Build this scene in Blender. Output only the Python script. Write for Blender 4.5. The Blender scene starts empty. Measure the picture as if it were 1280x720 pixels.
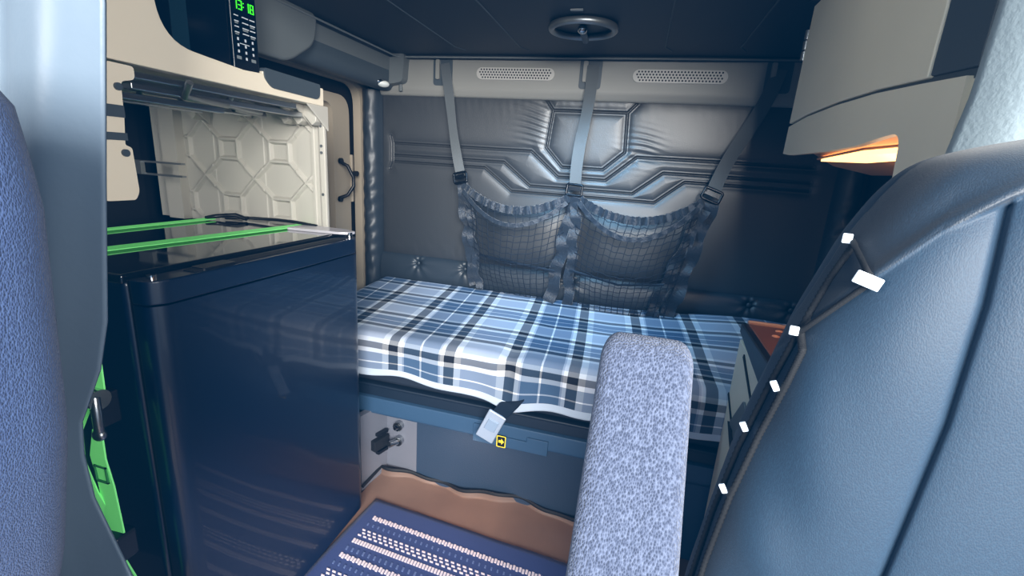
import bpy, bmesh, math, random
import numpy as np
from mathutils import Vector, Matrix
from mathutils.bvhtree import BVHTree
random.seed(4)
scn = bpy.context.scene
COL = scn.collection
PI = math.pi

# ------------------------------------------------------------------ materials
def srgb(c):
    return tuple(((v/255)/12.92 if v/255 <= .04045 else ((v/255+.055)/1.055)**2.4) for v in c)

def mat(name, c, rough=.5, metal=0, noise=None, bump=None, spec=.5, coat=0, emit=None, var=None, sheen=0, trans=0, alpha=1):
    """c is an sRGB triple; bump=(scale,strength,distance); var=(scale,amount) mottles the colour."""
    m = bpy.data.materials.new(name); m.use_nodes = True
    nt = m.node_tree; b = nt.nodes['Principled BSDF']
    col = srgb(c)
    b.inputs['Base Color'].default_value = (*col, 1)
    b.inputs['Roughness'].default_value = rough
    b.inputs['Metallic'].default_value = metal
    b.inputs['Specular IOR Level'].default_value = spec
    b.inputs['Coat Weight'].default_value = coat
    b.inputs['Sheen Weight'].default_value = sheen
    b.inputs['Transmission Weight'].default_value = trans
    if emit:
        b.inputs['Emission Color'].default_value = (*srgb(emit[0]), 1)
        b.inputs['Emission Strength'].default_value = emit[1]
    tc = nt.nodes.new('ShaderNodeTexCoord')
    if bump:
        n = nt.nodes.new('ShaderNodeTexNoise'); n.inputs['Scale'].default_value = bump[0]
        n.inputs['Detail'].default_value = 3
        nt.links.new(tc.outputs['Object'], n.inputs['Vector'])
        bp = nt.nodes.new('ShaderNodeBump'); bp.inputs['Strength'].default_value = bump[1]
        bp.inputs['Distance'].default_value = bump[2]
        nt.links.new(n.outputs['Fac'], bp.inputs['Height'])
        nt.links.new(bp.outputs['Normal'], b.inputs['Normal'])
    if var:
        n = nt.nodes.new('ShaderNodeTexNoise'); n.inputs['Scale'].default_value = var[0]
        n.inputs['Detail'].default_value = 4
        nt.links.new(tc.outputs['Object'], n.inputs['Vector'])
        r = nt.nodes.new('ShaderNodeMapRange')
        r.inputs['From Min'].default_value = .3; r.inputs['From Max'].default_value = .7
        r.inputs['To Min'].default_value = 1-var[1]; r.inputs['To Max'].default_value = 1+var[1]
        nt.links.new(n.outputs['Fac'], r.inputs['Value'])
        mx = nt.nodes.new('ShaderNodeVectorMath'); mx.operation = 'SCALE'
        mx.inputs[0].default_value = col
        nt.links.new(r.outputs['Result'], mx.inputs['Scale'])
        nt.links.new(mx.outputs['Vector'], b.inputs['Base Color'])
    return m

def math_node(nt, op, a, b=None, c=None):
    n = nt.nodes.new('ShaderNodeMath'); n.operation = op
    for i, v in enumerate((a, b, c)):
        if v is None: continue
        if isinstance(v, (int, float)): n.inputs[i].default_value = v
        else: nt.links.new(v, n.inputs[i])
    return n.outputs[0]

def woven(name, c1, c2, freq, rough=.85, strength=.6, sheen=.3, coarse=False):
    """knitted / woven fabric: rows of small stitches, two tones, bumped"""
    m = mat(name, c1, rough, sheen=sheen)
    nt = m.node_tree; b = nt.nodes['Principled BSDF']; tc = [n for n in nt.nodes if n.type == 'TEX_COORD'][0]
    v = nt.nodes.new('ShaderNodeTexVoronoi'); v.inputs['Scale'].default_value = freq
    mp = nt.nodes.new('ShaderNodeMapping'); mp.inputs['Scale'].default_value = (1, 1, .55)
    nt.links.new(tc.outputs['Object'], mp.inputs['Vector']); nt.links.new(mp.outputs['Vector'], v.inputs['Vector'])
    w = nt.nodes.new('ShaderNodeTexNoise'); w.inputs['Scale'].default_value = freq*.45; w.inputs['Detail'].default_value = 5
    nt.links.new(mp.outputs['Vector'], w.inputs['Vector'])
    s = math_node(nt, 'MULTIPLY', v.outputs['Distance'], w.outputs['Fac'])
    r = nt.nodes.new('ShaderNodeValToRGB')
    r.color_ramp.elements[0].position = .08; r.color_ramp.elements[1].position = .42
    r.color_ramp.elements[0].color = (*srgb(c2), 1); r.color_ramp.elements[1].color = (*srgb(c1), 1)
    nt.links.new(s, r.inputs['Fac']); nt.links.new(r.outputs['Color'], b.inputs['Base Color'])
    bp = nt.nodes.new('ShaderNodeBump'); bp.inputs['Strength'].default_value = strength; bp.inputs['Distance'].default_value = .0015
    bp.invert = True
    nt.links.new(v.outputs['Distance'], bp.inputs['Height']); nt.links.new(bp.outputs['Normal'], b.inputs['Normal'])
    return m

M = {}
M['leather'] = mat('black_quilted_vinyl', (48, 52, 57), .44, bump=(260, .2, .002), spec=.9)
M['pad'] = mat('dark_padded_vinyl', (42, 52, 62), .42, bump=(200, .25, .002), spec=.6)
M['strip'] = mat('grey_trim_plastic', (138, 138, 134), .5, bump=(500, .15, .001))
M['trim_dark'] = mat('slate_trim_plastic', (66, 76, 84), .5, bump=(500, .15, .001))
M['trim_mid'] = mat('mid_grey_trim_plastic', (100, 106, 108), .45, bump=(500, .12, .001))
M['bunk'] = mat('charcoal_bunk_vinyl', (34, 42, 52), .55, bump=(300, .2, .001), var=(6, .06))
M['black'] = mat('black_plastic', (14, 18, 24), .4)
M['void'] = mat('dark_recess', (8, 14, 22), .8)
M['beige'] = mat('beige_cabinet_plastic', (240, 228, 206), .5, bump=(700, .12, .001))
M['beige_moulded'] = mat('beige_moulded_plastic', (190, 186, 176), .5, bump=(500, .1, .001))
M['greige'] = mat('warm_grey_cabinet_plastic', (232, 224, 202), .5, bump=(700, .12, .001), var=(3, .04))
M['frame'] = mat('taupe_door_frame_plastic', (172, 160, 142), .55)
M['fridge'] = mat('glossy_black_fridge_enamel', (3, 22, 46), .34, spec=.6, coat=.3, bump=(60, .04, .002))
M['fridge_top'] = mat('smooth_black_fridge_top', (12, 16, 22), .08, spec=.8, coat=.6)
M['gasket'] = mat('black_rubber', (10, 14, 20), .7)
M['green'] = mat('lime_green_webbing', (140, 240, 145), .7, emit=((110, 235, 110), .22), bump=(900, .4, .001))  # weak emission makes the straps look brighter lit
M['steel'] = mat('brushed_steel', (170, 175, 180), .3, 1)
M['chrome'] = mat('chrome', (210, 212, 215), .12, 1)
M['satin'] = mat('satin_grey_metal', (140, 145, 148), .35, .8)
M['web'] = mat('grey_nylon_webbing', (80, 86, 90), .6, bump=(700, .5, .001), sheen=.3)
M['webdark'] = mat('dark_nylon_binding', (26, 38, 52), .5, bump=(120, .7, .004), sheen=.4)
M['netcord'] = mat('black_net_cord', (14, 28, 44), .7)
M['buckle'] = mat('black_metal_buckle', (18, 24, 32), .25, .4)
M['mattress'] = mat('dark_blue_mattress_ticking', (24, 36, 52), .8)
M['rail'] = mat('blue_grey_rail_paint', (52, 82, 112), .5)
M['raildark'] = mat('dark_rail', (22, 36, 52), .5)
M['basepanel'] = mat('dark_bunk_base_plastic', (44, 62, 84), .55, bump=(220, .4, .002))
M['baselight'] = mat('grey_bunk_base_plastic', (112, 116, 128), .5, bump=(400, .1, .001))
M['floor'] = mat('dark_floor', (40, 36, 38), .8)
M['mat'] = mat('brown_rubber_mat', (122, 98, 86), .6, bump=(300, .3, .001), var=(5, .12))
M['seatcover'] = woven('black_leatherette_seat_cover', (22, 50, 72), (16, 42, 64), 900, .62, .12, .1)
M['seathood'] = woven('dark_seat_shoulder_cover', (20, 40, 58), (14, 32, 48), 900, .55, .16, .15)
M['cord'] = mat('black_elastic_cord', (6, 10, 16), .8, bump=(900, .6, .001))
M['tag'] = mat('white_glow_tag', (225, 238, 250), .4, emit=((200, 225, 255), .25))  # tags glow slightly in place of reflected light
M['fabric'] = woven('grey_blue_knit_fabric', (88, 98, 122), (46, 56, 80), 640, .9, 1.0, .15)
M['fabricdark'] = woven('navy_grey_knit_fabric', (54, 74, 112), (38, 56, 94), 700, .9, .6, .1)
M['curtain'] = mat('grey_vinyl_curtain', (98, 114, 130), .42, bump=(60, .15, .003), spec=.5)
M['curtainlight'] = mat('pale_grey_vinyl_curtain', (158, 174, 182), .45, bump=(160, .25, .003), spec=.5)
M['brown'] = mat('brown_perforated_rubber', (104, 62, 44), .5, bump=(300, .2, .001))
M['lens'] = mat('glowing_lamp_lens', (255, 214, 170), .3, emit=((255, 186, 112), 3.2))
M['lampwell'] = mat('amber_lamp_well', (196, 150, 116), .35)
M['lens_off'] = mat('frosted_lamp_lens', (225, 228, 225), .2, emit=((225, 230, 225), .25))  # lens of an unlit lamp, brightened by a faint emission
M['yellow'] = mat('yellow_decal', (240, 214, 60), .5, emit=((240, 214, 60), .15))
M['digit'] = mat('green_display_digit', (60, 230, 40), .5, emit=((70, 255, 30), .9))
M['print'] = mat('white_button_print', (200, 206, 212), .6)
M['printdim'] = mat('grey_button_print', (120, 128, 130), .6)
M['glass'] = mat('dark_microwave_glass', (6, 14, 26), .12, spec=.6, bump=(8, .05, .01))

# plaid cloth: bands along both cloth directions, read from the cloth's own UVs (metres)
def plaid():
    m = mat('blue_plaid_cotton', (200, 210, 225), .85)
    nt = m.node_tree; b = nt.nodes['Principled BSDF']
    uv = nt.nodes.new('ShaderNodeUVMap'); uv.uv_map = 'UVMap'
    sep = nt.nodes.new('ShaderNodeSeparateXYZ'); nt.links.new(uv.outputs['UV'], sep.inputs[0])
    W, D, MB_, G = (244, 247, 252), (4, 26, 50), (84, 116, 150), (190, 200, 218)
    def ramp(sock, period, off, thin=False):
        f = math_node(nt, 'FRACT', math_node(nt, 'DIVIDE', math_node(nt, 'ADD', sock, off), period))
        r = nt.nodes.new('ShaderNodeValToRGB'); cr = r.color_ramp; cr.interpolation = 'CONSTANT'
        stops = [(0, D), (.085, W), (.125, G), (.14, MB_), (.285, W), (.30, MB_), (.45, G), (.465, W),
                 (.50, D), (.585, W), (.64, G), (.94, W)]
        if thin: stops = [(0, D), (.09, W), (.14, MB_), (.27, W), (.29, MB_), (.43, W), (.50, D), (.59, W), (.66, G), (.93, W)]
        while len(cr.elements) < len(stops): cr.elements.new(.5)
        for e, (p, c) in zip(cr.elements, stops): e.position = p
        for e, (p, c) in zip(cr.elements, stops): e.color = (*srgb(c), 1)
        nt.links.new(f, r.inputs['Fac']); return r.outputs['Color']
    a = ramp(sep.outputs['X'], .42, .37); c = ramp(sep.outputs['Y'], .25, .015, True)
    mx = nt.nodes.new('ShaderNodeMix'); mx.data_type = 'RGBA'; mx.inputs[0].default_value = .5
    nt.links.new(a, mx.inputs[6]); nt.links.new(c, mx.inputs[7])
    ml = nt.nodes.new('ShaderNodeMix'); ml.data_type = 'RGBA'; ml.blend_type = 'MULTIPLY'; ml.inputs[0].default_value = 1
    nt.links.new(a, ml.inputs[6]); nt.links.new(c, ml.inputs[7])
    m3 = nt.nodes.new('ShaderNodeMix'); m3.data_type = 'RGBA'; m3.inputs[0].default_value = .45
    nt.links.new(mx.outputs[2], m3.inputs[6]); nt.links.new(ml.outputs[2], m3.inputs[7]); mx = m3
    # white hem near the lower edge (v < 0.03)
    lt = math_node(nt, 'LESS_THAN', sep.outputs['Y'], .028)
    mh = nt.nodes.new('ShaderNodeMix'); mh.data_type = 'RGBA'
    nt.links.new(lt, mh.inputs[0]); nt.links.new(mx.outputs[2], mh.inputs[6]); mh.inputs[7].default_value = (*srgb((196, 210, 228)), 1)
    nt.links.new(mh.outputs[2], b.inputs['Base Color'])
    n = nt.nodes.new('ShaderNodeTexNoise'); n.inputs['Scale'].default_value = 900
    bp = nt.nodes.new('ShaderNodeBump'); bp.inputs['Strength'].default_value = .3; bp.inputs['Distance'].default_value = .001
    nt.links.new(uv.outputs['UV'], n.inputs['Vector']); nt.links.new(n.outputs['Fac'], bp.inputs['Height'])
    nt.links.new(bp.outputs['Normal'], b.inputs['Normal'])
    return m
M['plaid'] = plaid()

def rugmat():
    m = mat('navy_woven_cotton', (30, 54, 112), .9, bump=(500, .6, .002), sheen=.2)
    return m
M['rug'] = rugmat()
M['rugwhite'] = mat('white_rug_stitch', (226, 214, 222), .9)
M['rugdim'] = mat('slate_rug_stitch', (92, 110, 156), .9)

# ------------------------------------------------------------------ mesh helpers
def link(name, me_or_none, m=None, parent=None, smooth=None, bevel=None, sub=0):
    o = bpy.data.objects.new(name, me_or_none); COL.objects.link(o)
    if parent is not None: o.parent = parent
    if m is not None and me_or_none is not None: me_or_none.materials.append(m)
    if me_or_none is not None:
        if smooth is not None:
            me_or_none.shade_smooth(); me_or_none.set_sharp_from_angle(angle=math.radians(smooth))
        if bevel:
            md = o.modifiers.new('bevel', 'BEVEL'); md.width = bevel; md.segments = 3; md.limit_method = 'ANGLE'; md.angle_limit = math.radians(35)
            if smooth is None: me_or_none.shade_smooth(); 
            md.harden_normals = False
            wn = o.modifiers.new('wn', 'WEIGHTED_NORMAL'); wn.keep_sharp = True
        if sub:
            md = o.modifiers.new('sub', 'SUBSURF'); md.levels = sub; md.render_levels = sub
    return o

def worldloc(p):
    v = Vector((0, 0, 0))
    while p is not None:
        v += p.location; p = p.parent
    return v

SHIFT = None
class B:
    """collects shapes given in world metres and links them as one mesh"""
    def __init__(s): s.v = []; s.f = []
    def add(s, vs, fs):
        n = len(s.v); s.v += [tuple(v) for v in vs]; s.f += [tuple(i+n for i in f) for f in fs]; return s
    def box(s, x0, x1, y0, y1, z0, z1):
        vs = [(x, y, z) for x in (x0, x1) for y in (y0, y1) for z in (z0, z1)]
        return s.add(vs, [(0, 1, 3, 2), (4, 6, 7, 5), (0, 4, 5, 1), (2, 3, 7, 6), (0, 2, 6, 4), (1, 5, 7, 3)])
    def obox(s, c, ax, ay, az):
        """oriented box: centre + three half-axis vectors"""
        c = Vector(c); ax, ay, az = Vector(ax), Vector(ay), Vector(az)
        vs = [c+i*ax+j*ay+k*az for i in (-1, 1) for j in (-1, 1) for k in (-1, 1)]
        return s.add(vs, [(0, 1, 3, 2), (4, 6, 7, 5), (0, 4, 5, 1), (2, 3, 7, 6), (0, 2, 6, 4), (1, 5, 7, 3)])
    def prism(s, poly, axis, a0, a1):
        """poly: 2D outline in the other two axes (kept in xyz order)"""
        n = len(poly)
        def mk(p, a):
            q = list(p); q.insert('xyz'.index(axis), a); return q
        vs = [mk(p, a0) for p in poly]+[mk(p, a1) for p in poly]
        fs = [tuple(range(n)), tuple(reversed(range(n, 2*n)))]+[(i, i+n, (i+1) % n+n, (i+1) % n) for i in range(n)]
        return s.add(vs, fs)
    def tube(s, pts, r, seg=8, closed=False, flat=None):
        pts = [Vector(p) for p in pts]; n = len(pts); vs = []; fs = []
        prev = None
        for i, p in enumerate(pts):
            if closed: t = (pts[(i+1) % n]-pts[i-1])
            else: t = pts[min(i+1, n-1)]-pts[max(i-1, 0)]
            t.normalize()
            if prev is None:
                a = t.orthogonal().normalized()
            else:
                a = (prev-t*prev.dot(t))
                a = a.normalized() if a.length > 1e-6 else t.orthogonal().normalized()
            prev = a; b = t.cross(a)
            rr = r[i] if isinstance(r, (list, tuple)) else r
            for k in range(seg):
                th = 2*PI*k/seg; vs.append(p+a*math.cos(th)*rr+b*math.sin(th)*rr)
        m = n if closed else n-1
        for i in range(m):
            for k in range(seg):
                j = (i+1) % n
                fs.append((i*seg+k, i*seg+(k+1) % seg, j*seg+(k+1) % seg, j*seg+k))
        if not closed:
            fs.append(tuple(reversed(range(seg)))); fs.append(tuple(range((n-1)*seg, n*seg)))
        return s.add(vs, fs)
    def ribbon(s, pts, side, w, t=.002):
        """flat strap along pts; side = width direction (vector or list), w width, t thickness"""
        pts = [Vector(p) for p in pts]; n = len(pts); vs = []
        for i, p in enumerate(pts):
            tg = (pts[min(i+1, n-1)]-pts[max(i-1, 0)]).normalized()
            sd = Vector(side[i] if isinstance(side, list) else side); sd = (sd-tg*sd.dot(tg)).normalized()
            nn = tg.cross(sd); ww = w[i] if isinstance(w, list) else w
            for a, b_ in ((-1, -1), (1, -1), (1, 1), (-1, 1)): vs.append(p+sd*a*ww/2+nn*b_*t/2)
        fs = [(3, 2, 1, 0), tuple(range(4*(n-1), 4*n))]
        for i in range(n-1):
            for k in range(4): fs.append((4*i+k, 4*i+(k+1) % 4, 4*i+4+(k+1) % 4, 4*i+4+k))
        return s.add(vs, fs)
    def cyl(s, c, axis, r, h, seg=24, r2=None):
        c = Vector(c); ax = Vector(axis).normalized()
        return s.tube([c-ax*h/2, c+ax*h/2], [r, r2 if r2 else r], seg)
    def ell(s, c, rx, ry, rz, nu=20, nv=12):
        c = Vector(c); vs = []; fs = []
        for j in range(nv+1):
            ph = PI*j/nv
            for i in range(nu):
                th = 2*PI*i/nu; vs.append((c.x+rx*math.sin(ph)*math.cos(th), c.y+ry*math.sin(ph)*math.sin(th), c.z+rz*math.cos(ph)))
        for j in range(nv):
            for i in range(nu): fs.append((j*nu+i, (j+1)*nu+i, (j+1)*nu+(i+1) % nu, j*nu+(i+1) % nu))
        return s.add(vs, fs)
    def build(s, name, m, parent=None, smooth=None, bevel=None, sub=0, each=False):
        if each:                       # every separate piece becomes an object of its own
            root = list(range(len(s.v)))
            def find(i):
                while root[i] != i: root[i] = root[root[i]]; i = root[i]
                return i
            for f in s.f:
                for i in f[1:]: root[find(i)] = find(f[0])
            sets = {}
            for f in s.f: sets.setdefault(find(f[0]), []).append(f)
            out = []
            for fs in sets.values():
                ids = sorted({i for f in fs for i in f}); mp = {i: k for k, i in enumerate(ids)}
                q = B(); q.v = [s.v[i] for i in ids]; q.f = [tuple(mp[i] for i in f) for f in fs]
                out.append(q.build(name, m, parent, smooth, bevel, sub))
            return out[0]
        if SHIFT: s.v = [SHIFT(v) for v in s.v]
        off = worldloc(parent)
        me = bpy.data.meshes.new(name)
        me.from_pydata([(v[0]-off.x, v[1]-off.y, v[2]-off.z) for v in s.v], [], s.f); me.validate()
        bm = bmesh.new(); bm.from_mesh(me); bmesh.ops.recalc_face_normals(bm, faces=bm.faces); bm.to_mesh(me); bm.free()
        return link(name, me, m, parent, smooth, bevel, sub)

def tag(o, label=None, cat=None, group=None, kind=None):
    if label: o['label'] = label
    if cat: o['category'] = cat
    if group: o['group'] = group
    if kind: o['kind'] = kind
    return o
def thing(name, loc, label, cat, group=None):
    o = bpy.data.objects.new(name, None); COL.objects.link(o); o.location = loc; o.empty_display_size = .05
    return tag(o, label, cat, group)
def struct(o): o['kind'] = 'structure'; return o

def rounded(poly, r, n=5):
    """round the corners of a 2D polygon; r scalar or per-corner list"""
    out = []; N = len(poly)
    for i in range(N):
        p = Vector(poly[i]); a = Vector(poly[i-1]); b = Vector(poly[(i+1) % N])
        rr = r[i] if isinstance(r, (list, tuple)) else r
        if rr <= 0: out.append(tuple(p)); continue
        da = (a-p); db = (b-p); k = min(rr, da.length*.49, db.length*.49)
        p0 = p+da.normalized()*k; p1 = p+db.normalized()*k
        for j in range(n+1):
            t = j/n; out.append(tuple(p0*(1-t)**2+p*2*t*(1-t)+p1*t*t))
    return out

def grid_mesh(P, name, m, parent=None, uv=None, smooth=180, closeu=False):
    """P: (nu,nv,3) numpy array of world points"""
    nu, nv, _ = P.shape; off = np.array(worldloc(parent)[:])
    me = bpy.data.meshes.new(name)
    vs = (P.reshape(-1, 3)-off)
    idx = np.arange(nu*nv).reshape(nu, nv)
    a = idx[:-1, :-1].ravel(); b = idx[1:, :-1].ravel(); c = idx[1:, 1:].ravel(); d = idx[:-1, 1:].ravel()
    F = np.stack([a, b, c, d], 1)
    if closeu:
        F = np.concatenate([F, np.stack([idx[-1, :-1], idx[0, :-1], idx[0, 1:], idx[-1, 1:]], 1)])
    me.from_pydata(vs.tolist(), [], F.tolist())
    if uv is not None:
        ul = me.uv_layers.new(name='UVMap'); U = uv.reshape(-1, 2)
        li = np.zeros(len(me.loops), dtype=int); me.loops.foreach_get('vertex_index', li)
        ul.data.foreach_set('uv', U[li].ravel())
    o = link(name, me, m, parent, smooth)
    return o

def seg_dist(X, Z, segs):
    d = np.full(X.shape, 9.)
    for (x0, z0, x1, z1) in segs:
        dx, dz = x1-x0, z1-z0; L = dx*dx+dz*dz
        t = np.clip(((X-x0)*dx+(Z-z0)*dz)/L, 0, 1)
        d = np.minimum(d, np.hypot(X-x0-t*dx, Z-z0-t*dz))
    return d
def polysegs(*polys):
    return [(p[i][0], p[i][1], p[i+1][0], p[i+1][1]) for p in polys for i in range(len(p)-1)]

# smooth pseudo-noise for wrinkles
def wob(X, Z, f, seed=0):
    r = np.random.RandomState(seed); out = np.zeros_like(X)
    for k in range(7):
        a = r.uniform(0, 2*PI); g = f*r.uniform(.6, 1.7); out += np.sin(g*(math.cos(a)*X+math.sin(a)*Z)+r.uniform(0, 6))
    return out/7

# ------------------------------------------------------------------ setting
struct(B().box(-1.8, 1.1, -.9, 2.3, -.05, 0).build('floor', M['floor']))
struct(B().box(-1.8, 1.1, .25, 2.3, 2.0, 2.05).build('ceiling', M['bunk']))

# rear wall: carcass, quilted vinyl panel, top trim strip and lower cushion strip
wb = struct(B().box(-1.8, 1.1, 2.12, 2.2, 0, 2.0).build('wall_back', M['void']))
CX = -.27
ln1 = [(-1.19, 1.318), (-.504, 1.317), (-.375, 1.213), (-.165, 1.213), (-.045, 1.317), (.62, 1.317)]
ln2 = [(-1.19, 1.262), (-.628, 1.262), (-.5, 1.165), (-.045, 1.165), (.07, 1.259), (.62, 1.259)]
ln3 = [(-1.19, 1.232), (-.72, 1.232), (-.585, 1.135), (.05, 1.135), (.16, 1.228), (.62, 1.228)]
cap = [(-1.20, 1.35), (-1.19, 1.318), (-1.19, 1.232), (-1.205, 1.20)]
sh = [(-.42, 1.492), (-.436, 1.334), (-.361, 1.257), (-.182, 1.257), (-.097, 1.334), (-.105, 1.492), (-.42, 1.492)]
sho = [(-.45, 1.53), (-.42, 1.492)], [(-.105, 1.492), (-.07, 1.53)]
sh2 = [(-.45, 1.525), (-.466, 1.34), (-.504, 1.317)], [(-.07, 1.525), (-.067, 1.34)]
xs = np.linspace(-1.245, .76, 1000); zs = np.linspace(.775, 1.545, 385)
X, Z = np.meshgrid(xs, zs, indexing='ij')
d = seg_dist(X, Z, polysegs(ln1, ln2, ln3, cap, sh, sho[0], sho[1]))
edge = np.minimum(np.minimum(X+1.245, .76-X), np.minimum(Z-.775, 1.545-Z))
puff = .0145*(1-np.exp(-np.minimum(d, .2)/.016)) + .010*(1-np.exp(-edge/.02)) - .005*np.exp(-(d/.003)**2)
# fine piping bead right beside each seam
puff += .0030*np.exp(-((d-.007)/.003)**2)
near = np.exp(-d/.05)
for bx_, bz_ in ((-.50, .93), (-.04, .92)): puff += .028*np.exp(-(((X-bx_)/.19)**4+((Z-bz_)/.13)**4))*np.clip((Z-.775)/.03, 0, 1)  # two added bulges tilt the lower panel upward to catch the blue fill
wr = np.exp(-(np.hypot((X+.50)/.07, (Z-1.42)/.10))**2)+np.exp(-(np.hypot((X+.03)/.07, (Z-1.36)/.07))**2)
puff += .0012*wr*np.sin(Z*260+X*40+3*wob(X, Z, 20, 9)) + .0010*wob(X, Z, 14, 2) + .0009*np.exp(-edge/.06)*wob(X, Z, 120, 3)
P = np.stack([X, 2.115-puff, Z], -1)
grid_mesh(P, 'quilted_panel', M['leather'], wb)
# lower cushion strip with button tufts
xs = np.linspace(-1.245, .76, 400); zs = np.linspace(.60, .782, 50)
X, Z = np.meshgrid(xs, zs, indexing='ij')
prof = np.sqrt(np.clip(1-((Z-.69)/.094)**2, 0, 1))*.035
for bx in (-1.04, -.79, -.27, .49, .65):
    dd = np.hypot(X-bx, (Z-.745)); prof -= .02*np.exp(-(dd/.018)**2)
    prof += .004*np.exp(-dd/.05)*np.sin(np.arctan2(Z-.745, X-bx)*7)
P = np.stack([X, 2.105-prof, Z], -1)
grid_mesh(P, 'lower_cushion', M['pad'], wb)
bt = B()
for bx in (-1.04, -.79, .49, .65): bt.ell((bx, 2.083, .745), .011, .006, .011)
bt.build('tuft_button', M['pad'], wb, smooth=60, each=True)
# trim strip below the bunk
pr = rounded([(2.12, 1.53), (2.085, 1.53), (2.07, 1.56), (2.07, 1.70), (2.12, 1.70)], [0, .012, .012, 0, 0])
B().prism(pr, 'x', -1.245, .76).build('upper_strip', M['strip'], wb, smooth=40)
rc = B()
for x in (-.925, -.27, .43): rc.prism(rounded([(x-.045, 1.575), (x+.045, 1.575), (x+.045, 1.69), (x-.045, 1.69)], .015), 'y', 2.066, 2.072)
rc.build('strap_pocket', M['trim_dark'], wb, smooth=40, each=True)
lo = B()
for x in (-.925, -.27, .43):
    lo.prism(rounded([(x-.03, 1.60), (x-.012, 1.60), (x-.012, 1.68), (x-.03, 1.68)], .005), 'y', 2.055, 2.07)
lo.build('strap_loop', M['strip'], wb, smooth=40, each=True)
B().box(-1.14, -1.125, 2.06, 2.075, 1.545, 1.69).build('strip_seam', M['trim_mid'], wb, bevel=.004)
for x0, x1 in ((-.765, -.42), (-.10, .255)):
    zc = 1.628; h = .024
    out = [(x0+h-h*math.sin(t), zc+h*math.cos(t)) for t in np.linspace(0, PI, 12)]+[(x1-h+h*math.sin(t), zc-h*math.cos(t)) for t in np.linspace(0, PI, 12)]
    g = B().prism(out, 'y', 2.064, 2.072).build('speaker_grille', mat('silver_grille', (186, 184, 180), .4), wb, smooth=40)
    hol = B(); nx = int((x1-x0-.02)/.0125)
    for r in range(4):
        for i in range(nx):
            hx = x0+.016+i*.0125+(r % 2)*.006; hz = zc+(r-1.5)*.0105
            if hx > x1-.012: continue
            if min(hx-x0, x1-hx) < .024 and r in (0, 3) and min(hx-x0, x1-hx) < .018: continue
            hol.cyl((hx, 2.0638, hz), (0, 1, 0), .0036, .0014, 8)
    hol.build('perforation', M['void'], g)

# corner pads
def corner_pad(x0, x1, name):
    n = 30; zz = np.linspace(.6, 1.55, 160); th = np.linspace(0, PI, n)
    T, Zp = np.meshgrid(th, zz, indexing='ij')
    w = (x1-x0)/2
    rr = 1+.06*wob(T*.2, Zp*1.8, 42, 5)+.05*np.sin(Zp*95+T*2)*np.exp(-((Zp-.98)/.2)**2)
    return np.stack([(x0+x1)/2+w*np.cos(T)*1.0, 2.115-.075*np.sin(T)*rr, Zp], -1)
P = corner_pad(-1.345, -1.243, 'l'); grid_mesh(P, 'corner_cushion', M['pad'], wb)
P = corner_pad(.70, .80, 'r'); grid_mesh(P, 'corner_cushion', M['pad'], wb)

# left wall, rear part: taupe side-door frame with an opening
wl = struct(B().box(-1.85, -1.80, -.3, 2.2, 0, 2.0).build('wall_left', M['void']))
def ring_prism(outer, inner, x0, x1):
    """flat frame: outer and inner outlines with equal counts"""
    b = B(); n = len(outer)
    vs = [(x0, *p) for p in outer]+[(x0, *p) for p in inner]+[(x1, *p) for p in outer]+[(x1, *p) for p in inner]
    fs = []
    for i in range(n):
        j = (i+1) % n
        fs += [(i, j, n+j, n+i), (2*n+i, 3*n+i, 3*n+j, 2*n+j), (i, 2*n+i, 2*n+j, j), (n+i, n+j, 3*n+j, 3*n+i)]
    return b.add(vs, fs)
ro = rounded([(1.30, .3), (2.115, .3), (2.115, 1.60), (1.30, 1.60)], [0, 0, 0, 0], 6)
def rr_(y0, y1, z0, z1, r, n=6): return rounded([(y0, z0), (y1, z0), (y1, z1), (y0, z1)], r, n)
o_ = rr_(1.345, 2.115, .3, 1.585, .03); i_ = rr_(1.37, 2.045, .33, 1.562, .09)
ring_prism(o_, i_, -1.37, -1.33).build('door_frame', M['frame'], wl, smooth=35)
o_ = rr_(1.365, 1.985, .33, 1.505, .08); i_ = rr_(1.39, 1.865, .36, 1.465, .055)
ring_prism(o_, i_, -1.385, -1.352).build('door_seal', M['frame'], wl, smooth=35)
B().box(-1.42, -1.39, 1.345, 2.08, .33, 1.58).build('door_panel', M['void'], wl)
B().box(-1.356, -1.343, 1.985, 2.0, 1.03, 1.25).build('door_slot', M['frame'], wl, bevel=.004)
h_ = thing('grab_handle', (-1.34, 1.88, 1.05), 'small black pull cable handle on the taupe door frame behind the hex panel', 'handle')
B().tube([(-1.335, 1.885, 1.215), (-1.30, 1.89, 1.20), (-1.285, 1.91, 1.15), (-1.285, 1.91, 1.11), (-1.30, 1.885, 1.07), (-1.335, 1.875, 1.055)], .008, 8).build('grip', M['black'], h_, smooth=60)
b = B()
for y, z in ((1.885, 1.22), (1.875, 1.05)): b.cyl((-1.331, y, z), (1, 0, 0), .013, .012, 16)
b.build('mounting_boss', M['black'], h_, smooth=40, each=True)
k_ = B().cyl((-1.322, 1.985, 1.165), (1, 0, 0), .012, .02, 16).build('knob', M['black'], smooth=40)
tag(k_, 'small black round knob on the taupe frame right of the pull handle', 'knob')

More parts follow.
